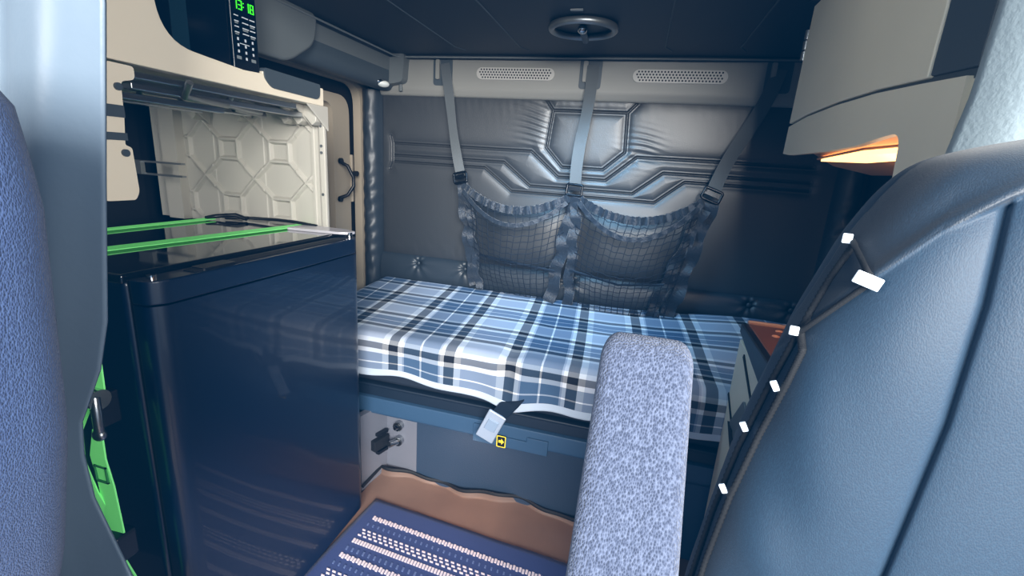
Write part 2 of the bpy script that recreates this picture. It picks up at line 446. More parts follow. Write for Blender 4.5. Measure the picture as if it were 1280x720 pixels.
# overhead trim along the left wall, in front of the bunk, with its courtesy light
tr = struct(B().prism(rounded([(-1.37, 1.60), (-1.25, 1.55), (-1.19, 1.545), (-1.165, 1.58), (-1.165, 1.70), (-1.37, 1.70)], [0, .02, .02, .02, 0, 0]), 'y', 1.0, 2.10).build('trim_1', M['trim_dark'], smooth=50))
b = B()
prof = [(-1.20, 1.60), (-1.165, 1.62), (-1.16, 1.70), (-1.20, 1.70)]
b.prism(rounded(prof, .01), 'y', 1.2, 2.09); b.build('upper_moulding', M['trim_mid'], tr, smooth=50)
B().prism(rounded([(-1.22, 1.56), (-1.10, 1.58), (-1.09, 1.70), (-1.22, 1.70)], .02), 'y', 2.02, 2.10).build('end_cap', M['trim_mid'], tr, smooth=50)
B().prism(rounded([(1.05, 1.52), (1.35, 1.52), (1.48, 1.60), (1.5, 1.70), (1.05, 1.70)], .04), 'x', -1.175, -1.13).build('bulge', M['trim_mid'], tr, smooth=50, bevel=.01)
cl = thing('courtesy_light', (-1.18, 2.0, 1.565), 'small oval unlit courtesy light in the slate trim at upper left', 'light')
B().ell((-1.185, 1.985, 1.570), .028, .05, .016).build('bezel', M['chrome'], cl, smooth=60)
B().ell((-1.175, 1.985, 1.564), .024, .036, .014).build('lens', M['lens_off'], cl, smooth=60)

# right wall
wr = struct(B().box(.82, .88, .2, 2.2, 0, 2.0).build('wall_right', M['pad']))

# ------------------------------------------------------------------ upper bunk
ub = thing('upper_bunk', (-.33, 1.65, 1.69), 'charcoal underside of the folding upper bunk overhead', 'bunk')
B().prism([(-1.15, 1.05), (.34, 1.05), (.34, 1.46), (.80, 1.46), (.80, 2.058), (-1.15, 2.058)], 'z', 1.695, 1.78).build('bunk_board', M['bunk'], ub, bevel=.01)
B().tube([(-1.155, 1.0, 1.69), (-1.155, 2.02, 1.69), (-1.145, 2.045, 1.69), (-1.12, 2.055, 1.69), (.79, 2.055, 1.69)], .010, 10).build('edge_rail', M['bunk'], ub, smooth=60)
B().tube([(-1.13, 1.05, 1.684), (-1.13, 2.01, 1.684), (-1.10, 2.035, 1.684), (.79, 2.035, 1.684)], .004, 8).build('edge_piping', M['trim_mid'], ub, smooth=60)
b = B()
for x in (-.79, -.52, .02, .27): b.tube([(x, 1.07, 1.6945), (x-.01, 1.90, 1.6945), (x+.015, 1.955, 1.6945)], .0025, 6)
b.build('seam', M['trim_dark'], ub, smooth=60, each=True)
lt = B()
cx, cy = -.25, 1.625
lt.tube([(cx+.100*math.cos(t), cy+.095*math.sin(t), 1.682) for t in np.linspace(0, 2*PI, 40, endpoint=False)], .0115, 10, closed=True)
lat = lt.build('latch_ring', M['satin'], ub, smooth=60)
B().cyl((cx, cy, 1.692), (0, 0, 1), .082, .006, 32).build('latch_recess', M['black'], lat, smooth=40)
b = B().ell((cx, cy-.01, 1.678), .016, .02, .014)
b.build('latch_knob', M['chrome'], lat, smooth=60)
B().tube([(cx, cy, 1.678), (cx, cy+.08, 1.668)], .011, 10).build('latch_lever', M['trim_dark'], lat, smooth=60)
B().box(cx-.018, cx+.018, cy-.155, cy-.147, 1.689, 1.694).build('latch_stop', M['satin'], lat)

# ------------------------------------------------------------------ left cabinet with microwave opening
cab = thing('storage_cabinet', (-1.2, 1.0, 1.0), 'beige moulded overhead cabinet above the black fridge with an open lower bay', 'cabinet')
XF = -.97
# face frame: bottom beam + near jamb + roof beam, one outline in (y,z)
out = [(.60, 1.392), (1.297, 1.386), (1.297, 1.437)]
out += [(1.06, 1.441)]                                  # right end of the opening, microwave side
out += [(1.06, 1.436)]
opening = rounded([(1.0, 1.432), (.80, 1.448), (.785, 1.60)], [0, .07, 0], 8)
out += [(1.045, 1.434)] + opening[0:1] + opening[1:] + [(.785, 1.98), (.60, 1.98)]
B().prism(out, 'x', XF-.03, XF).build('face_frame', M['beige'], cab, bevel=.004)
B().prism([(.60, 1.392), (1.29, 1.388), (1.29, 1.415), (.60, 1.415)], 'x', -1.70, XF-.03).build('shelf', M['beige'], cab)
B().prism(rounded([(1.062, 1.425), (1.085, 1.405), (1.262, 1.402), (1.275, 1.41), (1.278, 1.445), (1.062, 1.45)], [.01, .01, .01, .01, .006, .006]), 'x', XF-.012, XF+.004).build('vent_insert', M['trim_dark'], cab, smooth=40)
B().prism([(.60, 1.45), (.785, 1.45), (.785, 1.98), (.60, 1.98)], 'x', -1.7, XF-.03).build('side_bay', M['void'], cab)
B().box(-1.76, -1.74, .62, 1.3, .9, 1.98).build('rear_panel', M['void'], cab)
# moulded end panel with hexagon ribs (faces the camera side)
xs = np.linspace(-1.70, -.985, 300); zs = np.linspace(.99, 1.388, 180)
X, Z = np.meshgrid(xs, zs, indexing='ij')
Pp, V_ = .205, .185; x0, z0 = -1.265, 1.243
U = (X-x0)/Pp; U = U-np.floor(U); W = (Z-z0)/V_+.5; W = W-np.floor(W)-.5
S = [(0, .5, .32, .17), (.32, .17, .32, -.17), (.32, -.17, 0, -.5), (.32, .17, .68, .17), (.32, -.17, .68, -.17), (1, .5, .68, .17), (.68, .17, .68, -.17), (.68, -.17, 1, -.5)]
d = seg_dist(U*Pp, W*V_, [(a*Pp, b_*V_, c*Pp, d_*V_) for a, b_, c, d_ in S])
rib = .011*np.clip(1.5-d/.006, 0, 1)
flat = np.clip((X+1.045)/.006, 0, 1); rib = rib*(1-flat)+.012*flat*(np.abs(X+1.02) < .012)
flat2 = np.clip((-1.55-X)/.006, 0, 1); rib = rib*(1-flat2)+.03*flat2*(np.abs(X+1.60) < .035)
inhex = (np.abs(U-.5) > .32)*1.
P = np.stack([X, 1.325-rib-.003*inhex, Z], -1)
grid_mesh(P, 'end_panel', M['beige_moulded'], cab, smooth=25)
B().box(-1.0, -.98, 1.306, 1.318, .6, 1.388).build('end_flange', M['beige_moulded'], cab, bevel=.003)
sc_ = B()
for z in (1.33, 1.27, 1.25, 1.12): sc_.cyl((-.991, 1.305, z), (0, 1, 0), .0045, .004, 12)
sc_.build('screw', M['satin'], cab, smooth=40, each=True)
b = B()
for x in (-1.46, -1.28, -1.10, -1.05, -1.0):
    b.prism([(x-.028, 1.388), (x+.020, 1.388), (x+.020, 1.340), (x+.004, 1.328), (x-.028, 1.362)], 'y', 1.27, 1.322)
    b.prism([(1.22, 1.388), (1.32, 1.388), (1.32, 1.315)], 'x', x+.022, x+.028)
b.build('hook_tab', M['beige_moulded'], cab, bevel=.003, each=True)
# near bracket with holes
pr = rounded([(.60, 1.388), (.735, 1.386), (.735, 1.362), (.708, 1.356), (.705, 1.29), (.700, 1.24), (.712, 1.235), (.715, 1.15), (.706, 1.135), (.66, 1.135), (.60, 1.14)], [0, .006, .01, .008, .003, .003, .005, .02, .005, 0, 0])
B().prism(pr, 'x', XF-.012, XF-.002).build('near_bracket', M['beige'], cab, smooth=40)
b = B()
for y, z in ((.700, 1.345), (.697, 1.225)): b.cyl((XF, y, z), (1, 0, 0), .007, .006, 14)
b.box(XF-.004, XF, .66, .706, 1.29, 1.312); b.box(XF-.004, XF, .66, .705, 1.248, 1.262)
b.build('bracket_hole', M['trim_dark'], cab, each=True)
b = B()
for z in (1.185, 1.145): b.box(-1.68, -1.44, 1.2, 1.215, z-.003, z+.003)
b.box(-1.66, -1.60, 1.19, 1.205, 1.145, 1.185)
b.build('wire_support', M['satin'], cab)
# telescopic rails under the shelf
sr = thing('slide_rail', (-1.1, .95, 1.36), 'bundle of silver telescopic drawer rails under the beige microwave shelf', 'rail')
b = B()
for i, (x, z, y0, y1) in enumerate(((-1.0, 1.374, .735, 1.2), (-1.03, 1.356, .76, 1.26), (-1.05, 1.336, .72, 1.0), (-1.10, 1.372, .74, 1.25), (-1.2, 1.35, .74, 1.24), (-1.24, 1.37, .74, 1.27), (-1.34, 1.35, .75, 1.2))):
    b.box(x-.012, x+.012, y0, y1, z-.007, z+.007)
b.build('channel', M['steel'], sr, bevel=.003, each=True)
b = B()
for x, y in ((-1.0, .85), (-1.04, 1.0), (-1.12, 1.1), (-1.2, .9)):
    b.tube([(x+.03, y, 1.378), (x, y+.01, 1.35), (x-.02, y+.14, 1.348), (x-.05, y+.16, 1.37)], .008, 8)
b.build('bracket_arm', M['satin'], sr, smooth=60, each=True)

# microwave
mw = thing('microwave', (-1.2, .93, 1.45), 'black built-in microwave oven with green clock display in the beige cabinet', 'microwave')
B().box(-1.4, XF-.018, .79, 1.046, 1.425, 1.75).build('case', M['black'], mw, bevel=.004)
B().box(XF-.018, XF-.010, .792, .975, 1.43, 1.75).build('door_glass', M['glass'], mw, bevel=.003)
pn = B().box(XF-.018, XF-.004, .977, 1.055, 1.43, 1.72).build('control_panel', M['glass'], mw, bevel=.003)
B().box(XF-.012, XF-.009, .83, .868, 1.44, 1.74).build('door_window', mat('tinted_window', (24, 48, 62), .2), mw)
# seven-segment clock 13:18 on the panel (y to the right, z up)
def seg7(b, y, z, w, h, s, t=.0016, xx=XF-.0035):
    on = {'1': 'bc', '3': 'abgcd', '8': 'abcdefg'}[s]
    R = dict(a=(y, y+w, z+h-t, z+h), g=(y, y+w, z+h/2-t/2, z+h/2+t/2), d=(y, y+w, z, z+t), b=(y+w-t, y+w, z+h/2, z+h), c=(y+w-t, y+w, z, z+h/2), f=(y, y+t, z+h/2, z+h), e=(y, y+t, z, z+h/2))
    for k in on: a = R[k]; b.box(xx, xx+.001, *a)
dg = B()
for i, s in enumerate('1318'):
    seg7(dg, .986+i*.0145+(.006 if i > 1 else 0), 1.564, .0105, .020, s)
for z in (1.571, 1.579): dg.box(XF-.0035, XF-.0025, 1.0145, 1.0165, z, z+.002)
dg.build('clock_digits', M['digit'], pn)
b = B(); b2 = B()
rows = [(1.548, 2.5), (1.536, 2.5), (1.524, 2), (1.512, 3)]
for r, (z, k) in enumerate(rows):
    for c in range(3):
        y = .986+c*.023; w = .012+.003*((r*3+c*5) % 3)
        b.box(XF-.004, XF-.0028, y, y+w, z, z+.0022)
        if r > 0 and (r+c) % 2: b2.box(XF-.004, XF-.0028, y+.001, y+w-.002, z-.0045, z-.0015)
for r in range(4):
    for c in range(3):
        z = 1.496-r*.0135; y = .991+c*.022
        if r == 3 and c != 1:
            b2.box(XF-.004, XF-.0028, y-.005, y+.008, z-.001, z+.006); continue
        b.box(XF-.004, XF-.0028, y, y+.004, z, z+.006)
b.box(XF-.004, XF-.0028, .998, 1.026, 1.4895, 1.491)
b.build('button', M['print'], pn, each=True); b2.build('button', M['printdim'], pn, each=True)
B().cyl((XF-.003, 1.05, 1.60), (1, 0, 0), .002, .003, 10).build('panel_screw', M['chrome'], pn)

# ------------------------------------------------------------------ fridge
fr = thing('mini_fridge', (-1.1, .93, 0), 'glossy black mini fridge beside the bunk with its door to the aisle', 'fridge')
B().box(-1.40, -.892, .605, 1.285, .02, 1.0).build('body', M['fridge'], fr, bevel=.012)
B().box(-1.40, -.895, .602, 1.288, .992, 1.012).build('top_panel', M['fridge_top'], fr, bevel=.006)
# door: bulged outline in (x,y), with a handle recess cut in its top rim
dp = rounded([(-.88, .605), (-.845, .605), (-.828, .63), (-.822, .94), (-.828, 1.235), (-.845, 1.262), (-.88, 1.262)], [.004, .012, .02, .3, .02, .012, .004], 5)
dr = B().prism(dp, 'z', .03, .955).build('door', M['fridge'], fr, smooth=50)
b = B().prism(dp, 'z', .958, 1.004)
b.build('door_cap', M['fridge'], dr, smooth=50, bevel=.006)
B().box(-.866, -.838, .70, 1.20, 1.0035, 1.0065).build('handle_recess', M['void'], dr, bevel=.002)
B().prism(rounded([(-.87, .72), (-.835, .72), (-.835, .80), (-.87, .80)], .006), 'z', 1.003, 1.0085).build('recess_lip', M['black'], dr)
B().box(-.895, -.878, .612, 1.258, .035, 1.0).build('gasket', M['gasket'], fr)
hp = B().prism(rounded([(-1.05, 1.20), (-.875, 1.22), (-.845, 1.235), (-.845, 1.262), (-.90, 1.285), (-1.05, 1.287)], .008), 'z', 1.012, 1.020).build('corner_glint_plate', mat('silver_corner_glint', (215, 212, 220), .25, .3), fr, bevel=.002)  # added pale plate in place of the reflection on the fridge-top corner
b = B().cyl((-.853, 1.24, 1.012), (0, 0, 1), .009, .014, 16); b.cyl((-.858, .63, 1.006), (0, 0, 1), .008, .01, 16)
b.build('hinge_pin', M['chrome'], fr, smooth=40, each=True)
b = B()
for x in (-1.36, -.93):
    for y in (.65, 1.24): b.cyl((x, y, .012), (0, 0, 1), .02, .024, 16)
b.build('foot', M['black'], fr, smooth=40, each=True)

# green tie-down straps over the fridge top
gs = thing('tie_down_strap', (-1.08, .9, 1.015), 'lime green tie-down strap across the fridge top, the nearer of the two, ratchet hanging down', 'strap', 'green straps over the fridge')
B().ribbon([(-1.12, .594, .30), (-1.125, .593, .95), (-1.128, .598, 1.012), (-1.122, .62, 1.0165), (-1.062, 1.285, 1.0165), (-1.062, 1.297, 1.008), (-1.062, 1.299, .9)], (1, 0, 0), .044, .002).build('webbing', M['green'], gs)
gs2 = thing('tie_down_strap', (-1.3, 1.0, 1.015), 'lime green tie-down strap farther back on the fridge top with a black end hook', 'strap', 'green straps over the fridge')
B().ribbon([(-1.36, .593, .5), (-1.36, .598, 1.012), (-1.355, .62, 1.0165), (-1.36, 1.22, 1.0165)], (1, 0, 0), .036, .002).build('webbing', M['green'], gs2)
b = B().tube([(-1.36, 1.20, 1.02), (-1.355, 1.235, 1.024), (-1.30, 1.26, 1.03), (-1.26, 1.262, 1.02)], .007, 8)
b.build('end_hook', M['black'], gs2, smooth=60)
hs = B().tube([(-1.33, 1.245, 1.02), (-1.28, 1.274, 1.022), (-1.16, 1.278, 1.026), (-1.08, 1.277, 1.026), (-1.0, 1.279, 1.02)], .005, 8).build('appliance_cable', M['black'], smooth=60)
tag(hs, 'thin black power cord lying along the back edge of the fridge top', 'cable')
# ratchet + hanging tail in front of the fridge's near side
Yr = .555
SHIFT = lambda v: (v[0]+.03, v[1], v[2])
rt = B()
rt.box(-.955, -.925, Yr-.02, Yr+.015, .735, .80); rt_o = rt.build('ratchet_body', M['black'], gs, bevel=.004)
B().cyl((-.945, Yr-.02, .795), (1, 0, 0), .019, .05, 20).build('ratchet_drum', M['chrome'], rt_o, smooth=40)
b = B().tube([(-.925, Yr-.025, .80), (-.915, Yr-.032, .77), (-.92, Yr-.03, .735)], .008, 8); b.ell((-.921, Yr-.03, .73), .013, .010, .012)
b.build('ratchet_lever', M['steel'], rt_o, smooth=60)
B().ribbon([(-.945, Yr, .86), (-.94, Yr-.005, .80)], (1, 0, 0), .022, .003).build('upper_tail', M['green'], gs)
B().ribbon([(-.928, Yr-.028, .735), (-.935, Yr-.03, .68), (-.93, Yr-.028, .62), (-.922, Yr-.03, .52)], (1, 0, .1), [.022, .038, .040, .040], .003).build('hanging_tail', M['green'], gs)
B().ribbon([(-.975, Yr-.008, .77), (-.992, Yr-.02, .72), (-.985, Yr-.03, .66), (-.955, Yr-.035, .60), (-.93, Yr-.02, .50)], (1, .2, 0), .018, .003).build('loop_tail', M['green'], gs)
b = B(); b.box(-.95, -.905, Yr-.045, Yr-.005, .455, .515)
b.build('lower_buckle', M['black'], gs, bevel=.006)
B().ribbon([(-.925, Yr-.03, .46), (-.915, Yr-.02, .40), (-.905, Yr-.01, .30)], (1, 0, 0), .022, .003).build('lower_tail', M['green'], gs)
b = B()
for z0_, z1_ in ((.66, .663), (.628, .631)): b.box(-.947, -.917, Yr-.0335, Yr-.030, z0_, z1_)
b.box(-.947, -.9445, Yr-.0335, Yr-.03, .628, .663); b.box(-.9195, -.917, Yr-.0335, Yr-.03, .628, .663)
b.build('stitch_box', mat('dark_green_stitch', (50, 130, 70), .8), gs)

SHIFT = None
# ------------------------------------------------------------------ lower bunk
YB = 1.44
bb = thing('sleeper_bunk', (-.3, 1.6, 0), 'dark blue-grey bunk base box and rail under the plaid mattress', 'bunk')
B().box(-.725, .70, YB+.02, YB+.05, 0, .32).build('front_panel', M['basepanel'], bb)
B().prism([(-.725, YB+.018), (-.725, YB+.05), (-.875, YB+.06), (-.92, YB-.09), (-.895, YB-.10), (-.86, YB+.03)], 'z', 0, .32).build('corner_panel', M['baselight'], bb)
B().prism(rounded([(YB-.02, .308), (YB-.045, .31), (YB-.05, .318), (YB-.05, .378), (YB+.05, .385), (YB+.05, .308)], .004), 'x', -1.0, .72).build('front_rail', M['rail'], bb, smooth=40)
B().prism([(YB-.035, .378), (YB-.035, .43), (YB+.1, .43), (YB+.1, .378)], 'x', -1.0, .72).build('deck_edge', M['raildark'], bb, bevel=.004)
B().tube([(-1.0, YB-.038, .425), (.72, YB-.038, .425)], .006, 8).build('edge_bead', M['raildark'], bb, smooth=60)
B().box(-1.32, .80, YB+.05, 2.06, .32, .43).build('deck', M['raildark'], bb)
b = B()
b.prism(rounded([(-.47, .296), (-.20, .296), (-.20, .352), (-.275, .352), (-.275, .335), (-.40, .335), (-.40, .365), (-.47, .365)], .004), 'y', YB-.056, YB-.045)
b.build('latch_plate', M['rail'], bb, bevel=.002)
B().box(.16, .70, YB-.03, YB+.02, 0, .30).build('end_box', M['rail'], bb, bevel=.01)
# sockets and clips on the corner panel
for (x, z, lb, stub) in ((-.80, .240, 'round chrome socket on the grey corner panel, the upper one', 0), (-.80, .175, 'round chrome socket with a plug on the grey corner panel, the lower one', 1)):
    y = YB+.02
    s_ = thing('power_socket', (x, y, z), lb, 'socket', 'chrome sockets on the corner panel')
    B().cyl((x, y-.008, z), (0, 1, 0), .019, .02, 20).build('collar', M['steel'], s_, smooth=40)
    B().cyl((x, y-.0185, z), (0, 1, 0), .014, .006, 20).build('bore', M['black'], s_, smooth=40)
    if stub: B().tube([(x, y-.015, z), (x-.018, y-.05, z+.004)], [.012, .013], 14).build('plug', M['chrome'], s_, smooth=60)
    else: B().tube([(x, y-.015, z), (x-.006, y-.03, z)], [.010, .008], 12).build('plug', M['chrome'], s_, smooth=60)
rp = thing('receptacle', (-.93, YB-.06, .17), 'black rectangular receptacle bracket at the fridge side of the corner panel', 'bracket')
b = B(); b.obox((-.862, YB-.02, .172), (.010, .036, 0), (.012, -.004, 0), (0, 0, .022)); b.build('block', M['void'], rp, bevel=.003)
b = B()
for dz in (.038, -.04): b.obox((-.860, YB-.01, .172+dz), (.007, .024, 0), (.008, -.002, 0), (0, 0, .006))
b.build('clip', M['black'], rp, each=True)

# mattress and plaid sheet
XM0, XM1 = -1.22, .80
mt = B().box(XM0, XM1, 1.41, 2.055, .432, .61).build('mattress', M['mattress'], bevel=.02)
tag(mt, 'dark mattress under the plaid sheet on the lower bunk', 'mattress')
# cloth section: hem up the front face, over the edge, back to the wall
nu, nv = 420, 170
uu = np.linspace(-1.23, .79, nu)
L1, L2, L3 = .115, .07, .63
tt = np.linspace(0, L1+L2+L3, nv)
U, T = np.meshgrid(uu, tt, indexing='ij')
fr_ = np.clip(T/L1, 0, 1); ar = np.clip((T-L1)/L2, 0, 1); tp = np.clip((T-L1-L2)/L3, 0, 1)
r_ = L2/(PI/2)
hem = .012*np.sin(U*7+.6)+.006*np.sin(U*23)-.015*np.exp(-((U+.35)/.05)**2)
Yc = 1.372+r_*(1-np.cos(ar*PI/2))+L3*tp*.98
Zc = .475+L1*fr_+r_*np.sin(ar*PI/2)+.0*tp
Zc = Zc+(1-fr_)*hem
topw = np.sin(np.clip(tp, 0, 1)*PI)
Zc += .006*topw*wob(U, Yc, 9, 11)+.0035*topw*wob(U, Yc, 26, 12)+.035*tp**1.5
Zc += .035*np.exp(-((U-.50)/.28)**2)*np.clip(tp*1.4, 0, 1)*(U > -2)            # rises toward the right end
Zc += .004*ar*wob(U, Yc*0, 16, 15)
pinch = np.exp(-((U+.355)/.035)**2)
Yc += .010*(1-ar)*wob(U, T, 22, 13)+.018*pinch*(1-ar)*(.4+fr_)
Zc -= .012*pinch*np.clip(1-tp*6, 0, 1)*ar
roll = np.clip((U+1.23)/.05, 0, 1); Zc -= .03*(1-roll)**2*tp
P = np.stack([U, Yc, Zc], -1)
uvw = np.stack([U+.02*wob(U, T, 4, 21)+.05*tp, T*1.0+.012*wob(U, T, 5, 22)], -1)
bs = grid_mesh(P, 'plaid_sheet', M['plaid'], None, uvw)
sd = bs.modifiers.new('solid', 'SOLIDIFY'); sd.thickness = .004; sd.offset = -1
tag(bs, 'blue white and navy plaid sheet spread over the lower bunk mattress', 'bedding')

# bunk strap with its steel tongue
st = thing('bunk_strap', (-.40, 1.36, .42), 'short dark strap with a bright steel buckle hanging from the bunk edge', 'strap')
B().ribbon([(-.325, 1.392, .490), (-.335, 1.368, .478), (-.352, 1.350, .462), (-.372, 1.342, .435)], (1, 0, .5), [.085, .08, .065, .05], .004).build('webbing', M['raildark'], st, smooth=50)
bk = B().obox((-.392, 1.338, .396), (.030, 0, -.012), (0, .005, 0), (.024, -.006, .056)).build('buckle', mat('pale_zinc', (190, 205, 225), .35, .3), st, bevel=.004)
B().obox((-.388, 1.331, .404), (.018, 0, -.007), (0, .003, 0), (.009, -.002, .021)).build('buckle_button', mat('pale_zinc_button', (150, 170, 195), .4), bk, bevel=.003)
# yellow arrow decal
dc = thing('arrow_sticker', (-.35, YB-.06, .30), 'small square sticker with a yellow right arrow on the bunk rail', 'sticker')
y0 = YB-.0585
SHIFT = lambda v: ((v[0]+.3725)*.72-.364, v[1], (v[2]-.292)*.72+.318)
B().prism(rounded([(-.395, .262), (-.350, .262), (-.350, .322), (-.395, .322)], .006), 'y', y0-.0005, y0+.004).build('backing', M['black'], dc)
b = B(); o_ = rounded([(-.396, .261), (-.349, .261), (-.349, .323), (-.396, .323)], .006); i_ = rounded([(-.391, .266), (-.354, .266), (-.354, .318), (-.391, .318)], .004)
n = len(o_)
b.add([(p[0], y0-.001, p[1]) for p in o_]+[(p[0], y0-.001, p[1]) for p in i_], [(i, (i+1) % n, n+(i+1) % n, n+i) for i in range(n)])
b.add([(x, y0-.001, z) for x, z in [(-.386, .299), (-.372, .299), (-.372, .309), (-.357, .292), (-.372, .275), (-.372, .285), (-.386, .285)]], [(0, 1, 5, 6), (2, 3, 4, 1), (1, 4, 5)][:1]+[(1, 2, 3, 4, 5)])
b.build('arrow_print', M['yellow'], dc)

SHIFT = None
# ------------------------------------------------------------------ floor mat and rug
nx, ny = 120, 60
xs = np.linspace(-.885, .75, nx); v = np.linspace(0, 1, ny)
X, V = np.meshgrid(xs, v, indexing='ij')
yend = 1.445+.012*np.sin(X*17)+.006*np.sin(X*41+1)
Yf = -.3+(yend+.3)*np.clip(V/.85, 0, 1)**1.0
up = np.clip((V-.85)/.15, 0, 1)
Zf = .006+up*.022*(1+.4*np.sin(X*14+.5))+.008*np.exp(-((Yf-yend)/.06)**2)*(1+np.sin(X*14))
P = np.stack([X, Yf+up*.008, Zf], -1)
fm = grid_mesh(P, 'floor_mat', M['mat']); tag(fm, 'warm brown rubber floor mat with a wavy rear edge in the aisle', 'floor mat')
b = B().tube([(-.885, 1.33, .03)]+[(x, 1.448+.012*math.sin(x*17)+.006*math.sin(x*41+1), .040+.012*math.sin(x*14+.5)) for x in np.linspace(-.87, .7, 90)], .007, 6)
b.build('rear_binding', M['gasket'], fm, smooth=60)
# rug: near-rectangle turned a few degrees
ang = math.radians(-4.2); ca, sa = math.cos(ang), math.sin(ang)
R0 = (-.812, 1.305)
def rg(u, v_): return (R0[0]+u*ca+v_*sa, R0[1]+u*sa-v_*ca)   # u along the far edge, v toward the camera
RW, RH = 1.02, .95
n1, n2 = 60, 50
U, V = np.meshgrid(np.linspace(0, RW, n1), np.linspace(RH, 0, n2), indexing='ij')
P = np.stack([R0[0]+U*ca+V*sa-.01*np.sin(U*0), R0[1]+U*sa-V*ca, .016+.0015*wob(U, V, 20, 6)], -1)
rug = grid_mesh(P, 'rug', M['rug'])
md = rug.modifiers.new('solid', 'SOLIDIFY'); md.thickness = .008; md.offset = -1
tag(rug, 'navy woven rug with rows of white stitched stripes on the brown mat', 'rug')
w_ = B(); dm = B()
def dash(b, u, v_, du, dv, slant=0):
    zt = .0195
    c = [rg(u, v_), rg(u+du, v_), rg(u+du+slant, v_+dv), rg(u+slant, v_+dv)]
    b.add([(p[0], p[1], .0165) for p in c]+[(p[0], p[1], zt) for p in c], [(4, 5, 6, 7), (0, 1, 5, 4), (1, 2, 6, 5), (2, 3, 7, 6), (3, 0, 4, 7)])
v_ = .078
for rep in range(7):
    if v_ > RH-.1: break
    k = int((RW-.10)/.0105)
    for i in range(k):
        u = .05+i*.0105
        dash(w_, u, v_+.003*(i % 2), .0072, .015, .002)
        dash(w_, u, v_+.110, .0072, .016, .002)
        if i % 2 == 0:
            dash(dm, u, v_+.036, .005, .010, .002)
            dash(dm, u, v_+.145, .006, .014, .003)
            dash(w_, u, v_+.066, .012, .0045, .002); dash(w_, u+.008, v_+.078, .012, .0045, .002); dash(w_, u, v_+.090, .012, .0045, .002)
    v_ += .105+.068
w_.build('white_stitching', M['rugwhite'], rug); dm.build('slate_stitching', M['rugdim'], rug)

# ------------------------------------------------------------------ cargo net
cn = thing('cargo_net', (-.27, 2.0, 1.1), 'black elastic cargo net on three grey webbing straps against the quilted wall', 'net')
def strap(name, top, buc, w, wig):
    n = 24; pts = []; sides = []
    for i in range(n+1):
        t = i/n; p = Vector(top).lerp(Vector(buc), t); p.y -= .012*math.sin(t*PI); p.x += wig*math.sin(t*PI*2)*.003
        pts.append(p); sides.append((1, .25*math.sin(t*7+wig), 0))
    s = B().ribbon(pts, sides, w, .003).build('strap', M['web'], cn, smooth=50)
    d_ = (Vector(top)-Vector(buc)).normalized(); sx = Vector((1, 0, 0)); sx = (sx-d_*sx.dot(d_)).normalized(); ny_ = d_.cross(sx)
    c = Vector(buc)+Vector((0, -.012, 0)); a = w/2+.008
    ring = rounded([(-a, -.022), (a, -.022), (a, .022), (-a, .022)], .008)
    B().tube([c+sx*p[0]+d_*p[1] for p in ring], .0055, 8, closed=True).build('buckle', M['buckle'], s, smooth=60)
    b = B(); b.obox(c, sx*(a-.004), d_*.004, ny_*.005); b.obox(c+Vector((0, -.004, 0))+d_*.008, sx*(a-.008), d_*.006, ny_*.002)
    b.build('buckle_bar', M['satin'] if 0 else M['buckle'], s)
    return s
S1t, S1b = (-.915, 2.062, 1.665), (-.787, 1.985, 1.183)
S2t, S2b = (-.262, 2.062, 1.665), (-.277, 1.985, 1.168)
S3t, S3b = (.43, 2.062, 1.66), (.258, 1.985, 1.188)
strap('a', S1t, S1b, .042, 1); strap('b', S2t, S2b, .048, 2); strap('c', S3t, S3b, .052, 3)
# lower crinkled straps
def lower(a, b_, w, k):
    n = 60; pts = []; sides = []
    for i in range(n+1):
        t = i/n; p = Vector(a).lerp(Vector(b_), t)
        p.y += .006*math.sin(t*34+k)+.02*t; p.x += .006*math.sin(t*19+k*2)
        pts.append(p); sides.append((1, .35*math.sin(t*27+k), 0))
    B().ribbon(pts, sides, w, .004).build('crinkled_binding', M['webdark'], cn, smooth=50)
lower((-.785, 1.98, 1.165), (-.715, 2.0, .69), .05, 0)
lower((-.755, 1.975, 1.14), (-.69, 1.99, .68), .035, 1)
lower((-.275, 1.98, 1.15), (-.345, 1.97, .67), .055, 2)
lower((-.262, 1.972, 1.14), (-.262, 1.965, .66), .045, 5)
lower((.262, 1.98, 1.17), (.165, 1.97, .66), .06, 3)
lower((.235, 1.975, 1.13), (.09, 1.955, .66), .045, 4)
# top bindings (scalloped) and the nets
def catenary(a, b_, sag, n=40, skew=0):
    out = []
    for i in range(n+1):
        t = i/n; p = Vector(a).lerp(Vector(b_), t); p.z -= sag*4*t*(1-t)*(1+skew*(t-.5)); p.y -= .05*math.sin(t*PI)
        out.append(p)
    return out
def band(a, b_, sag, w, ruff, skew=0, name='top_binding', y=0, m='webdark'):
    c = catenary(a, b_, sag, 60, skew)
    for i, p in enumerate(c): p.y += y+ruff*.004*math.sin(i*1.9)+ruff*.002*math.sin(i*3.7); p.z += ruff*.002*math.sin(i*2.3)
    B().ribbon(c, [(0, .25*math.sin(i*1.3), 1) for i in range(len(c))], w, .004).build(name, M[m], cn, smooth=60)
    return c
c1 = band((-.775, 1.975, 1.155), (-.295, 1.97, 1.135), .078, .034, 1)
c2 = band((-.255, 1.97, 1.135), (.235, 1.975, 1.165), .082, .034, 1, .2)
band((-.765, 1.965, 1.13), (-.30, 1.96, 1.115), .118, .018, 0, 0, 'inner_binding', -.01)
band((-.25, 1.96, 1.12), (.225, 1.965, 1.15), .14, .020, 0, 0, 'inner_binding', -.01)
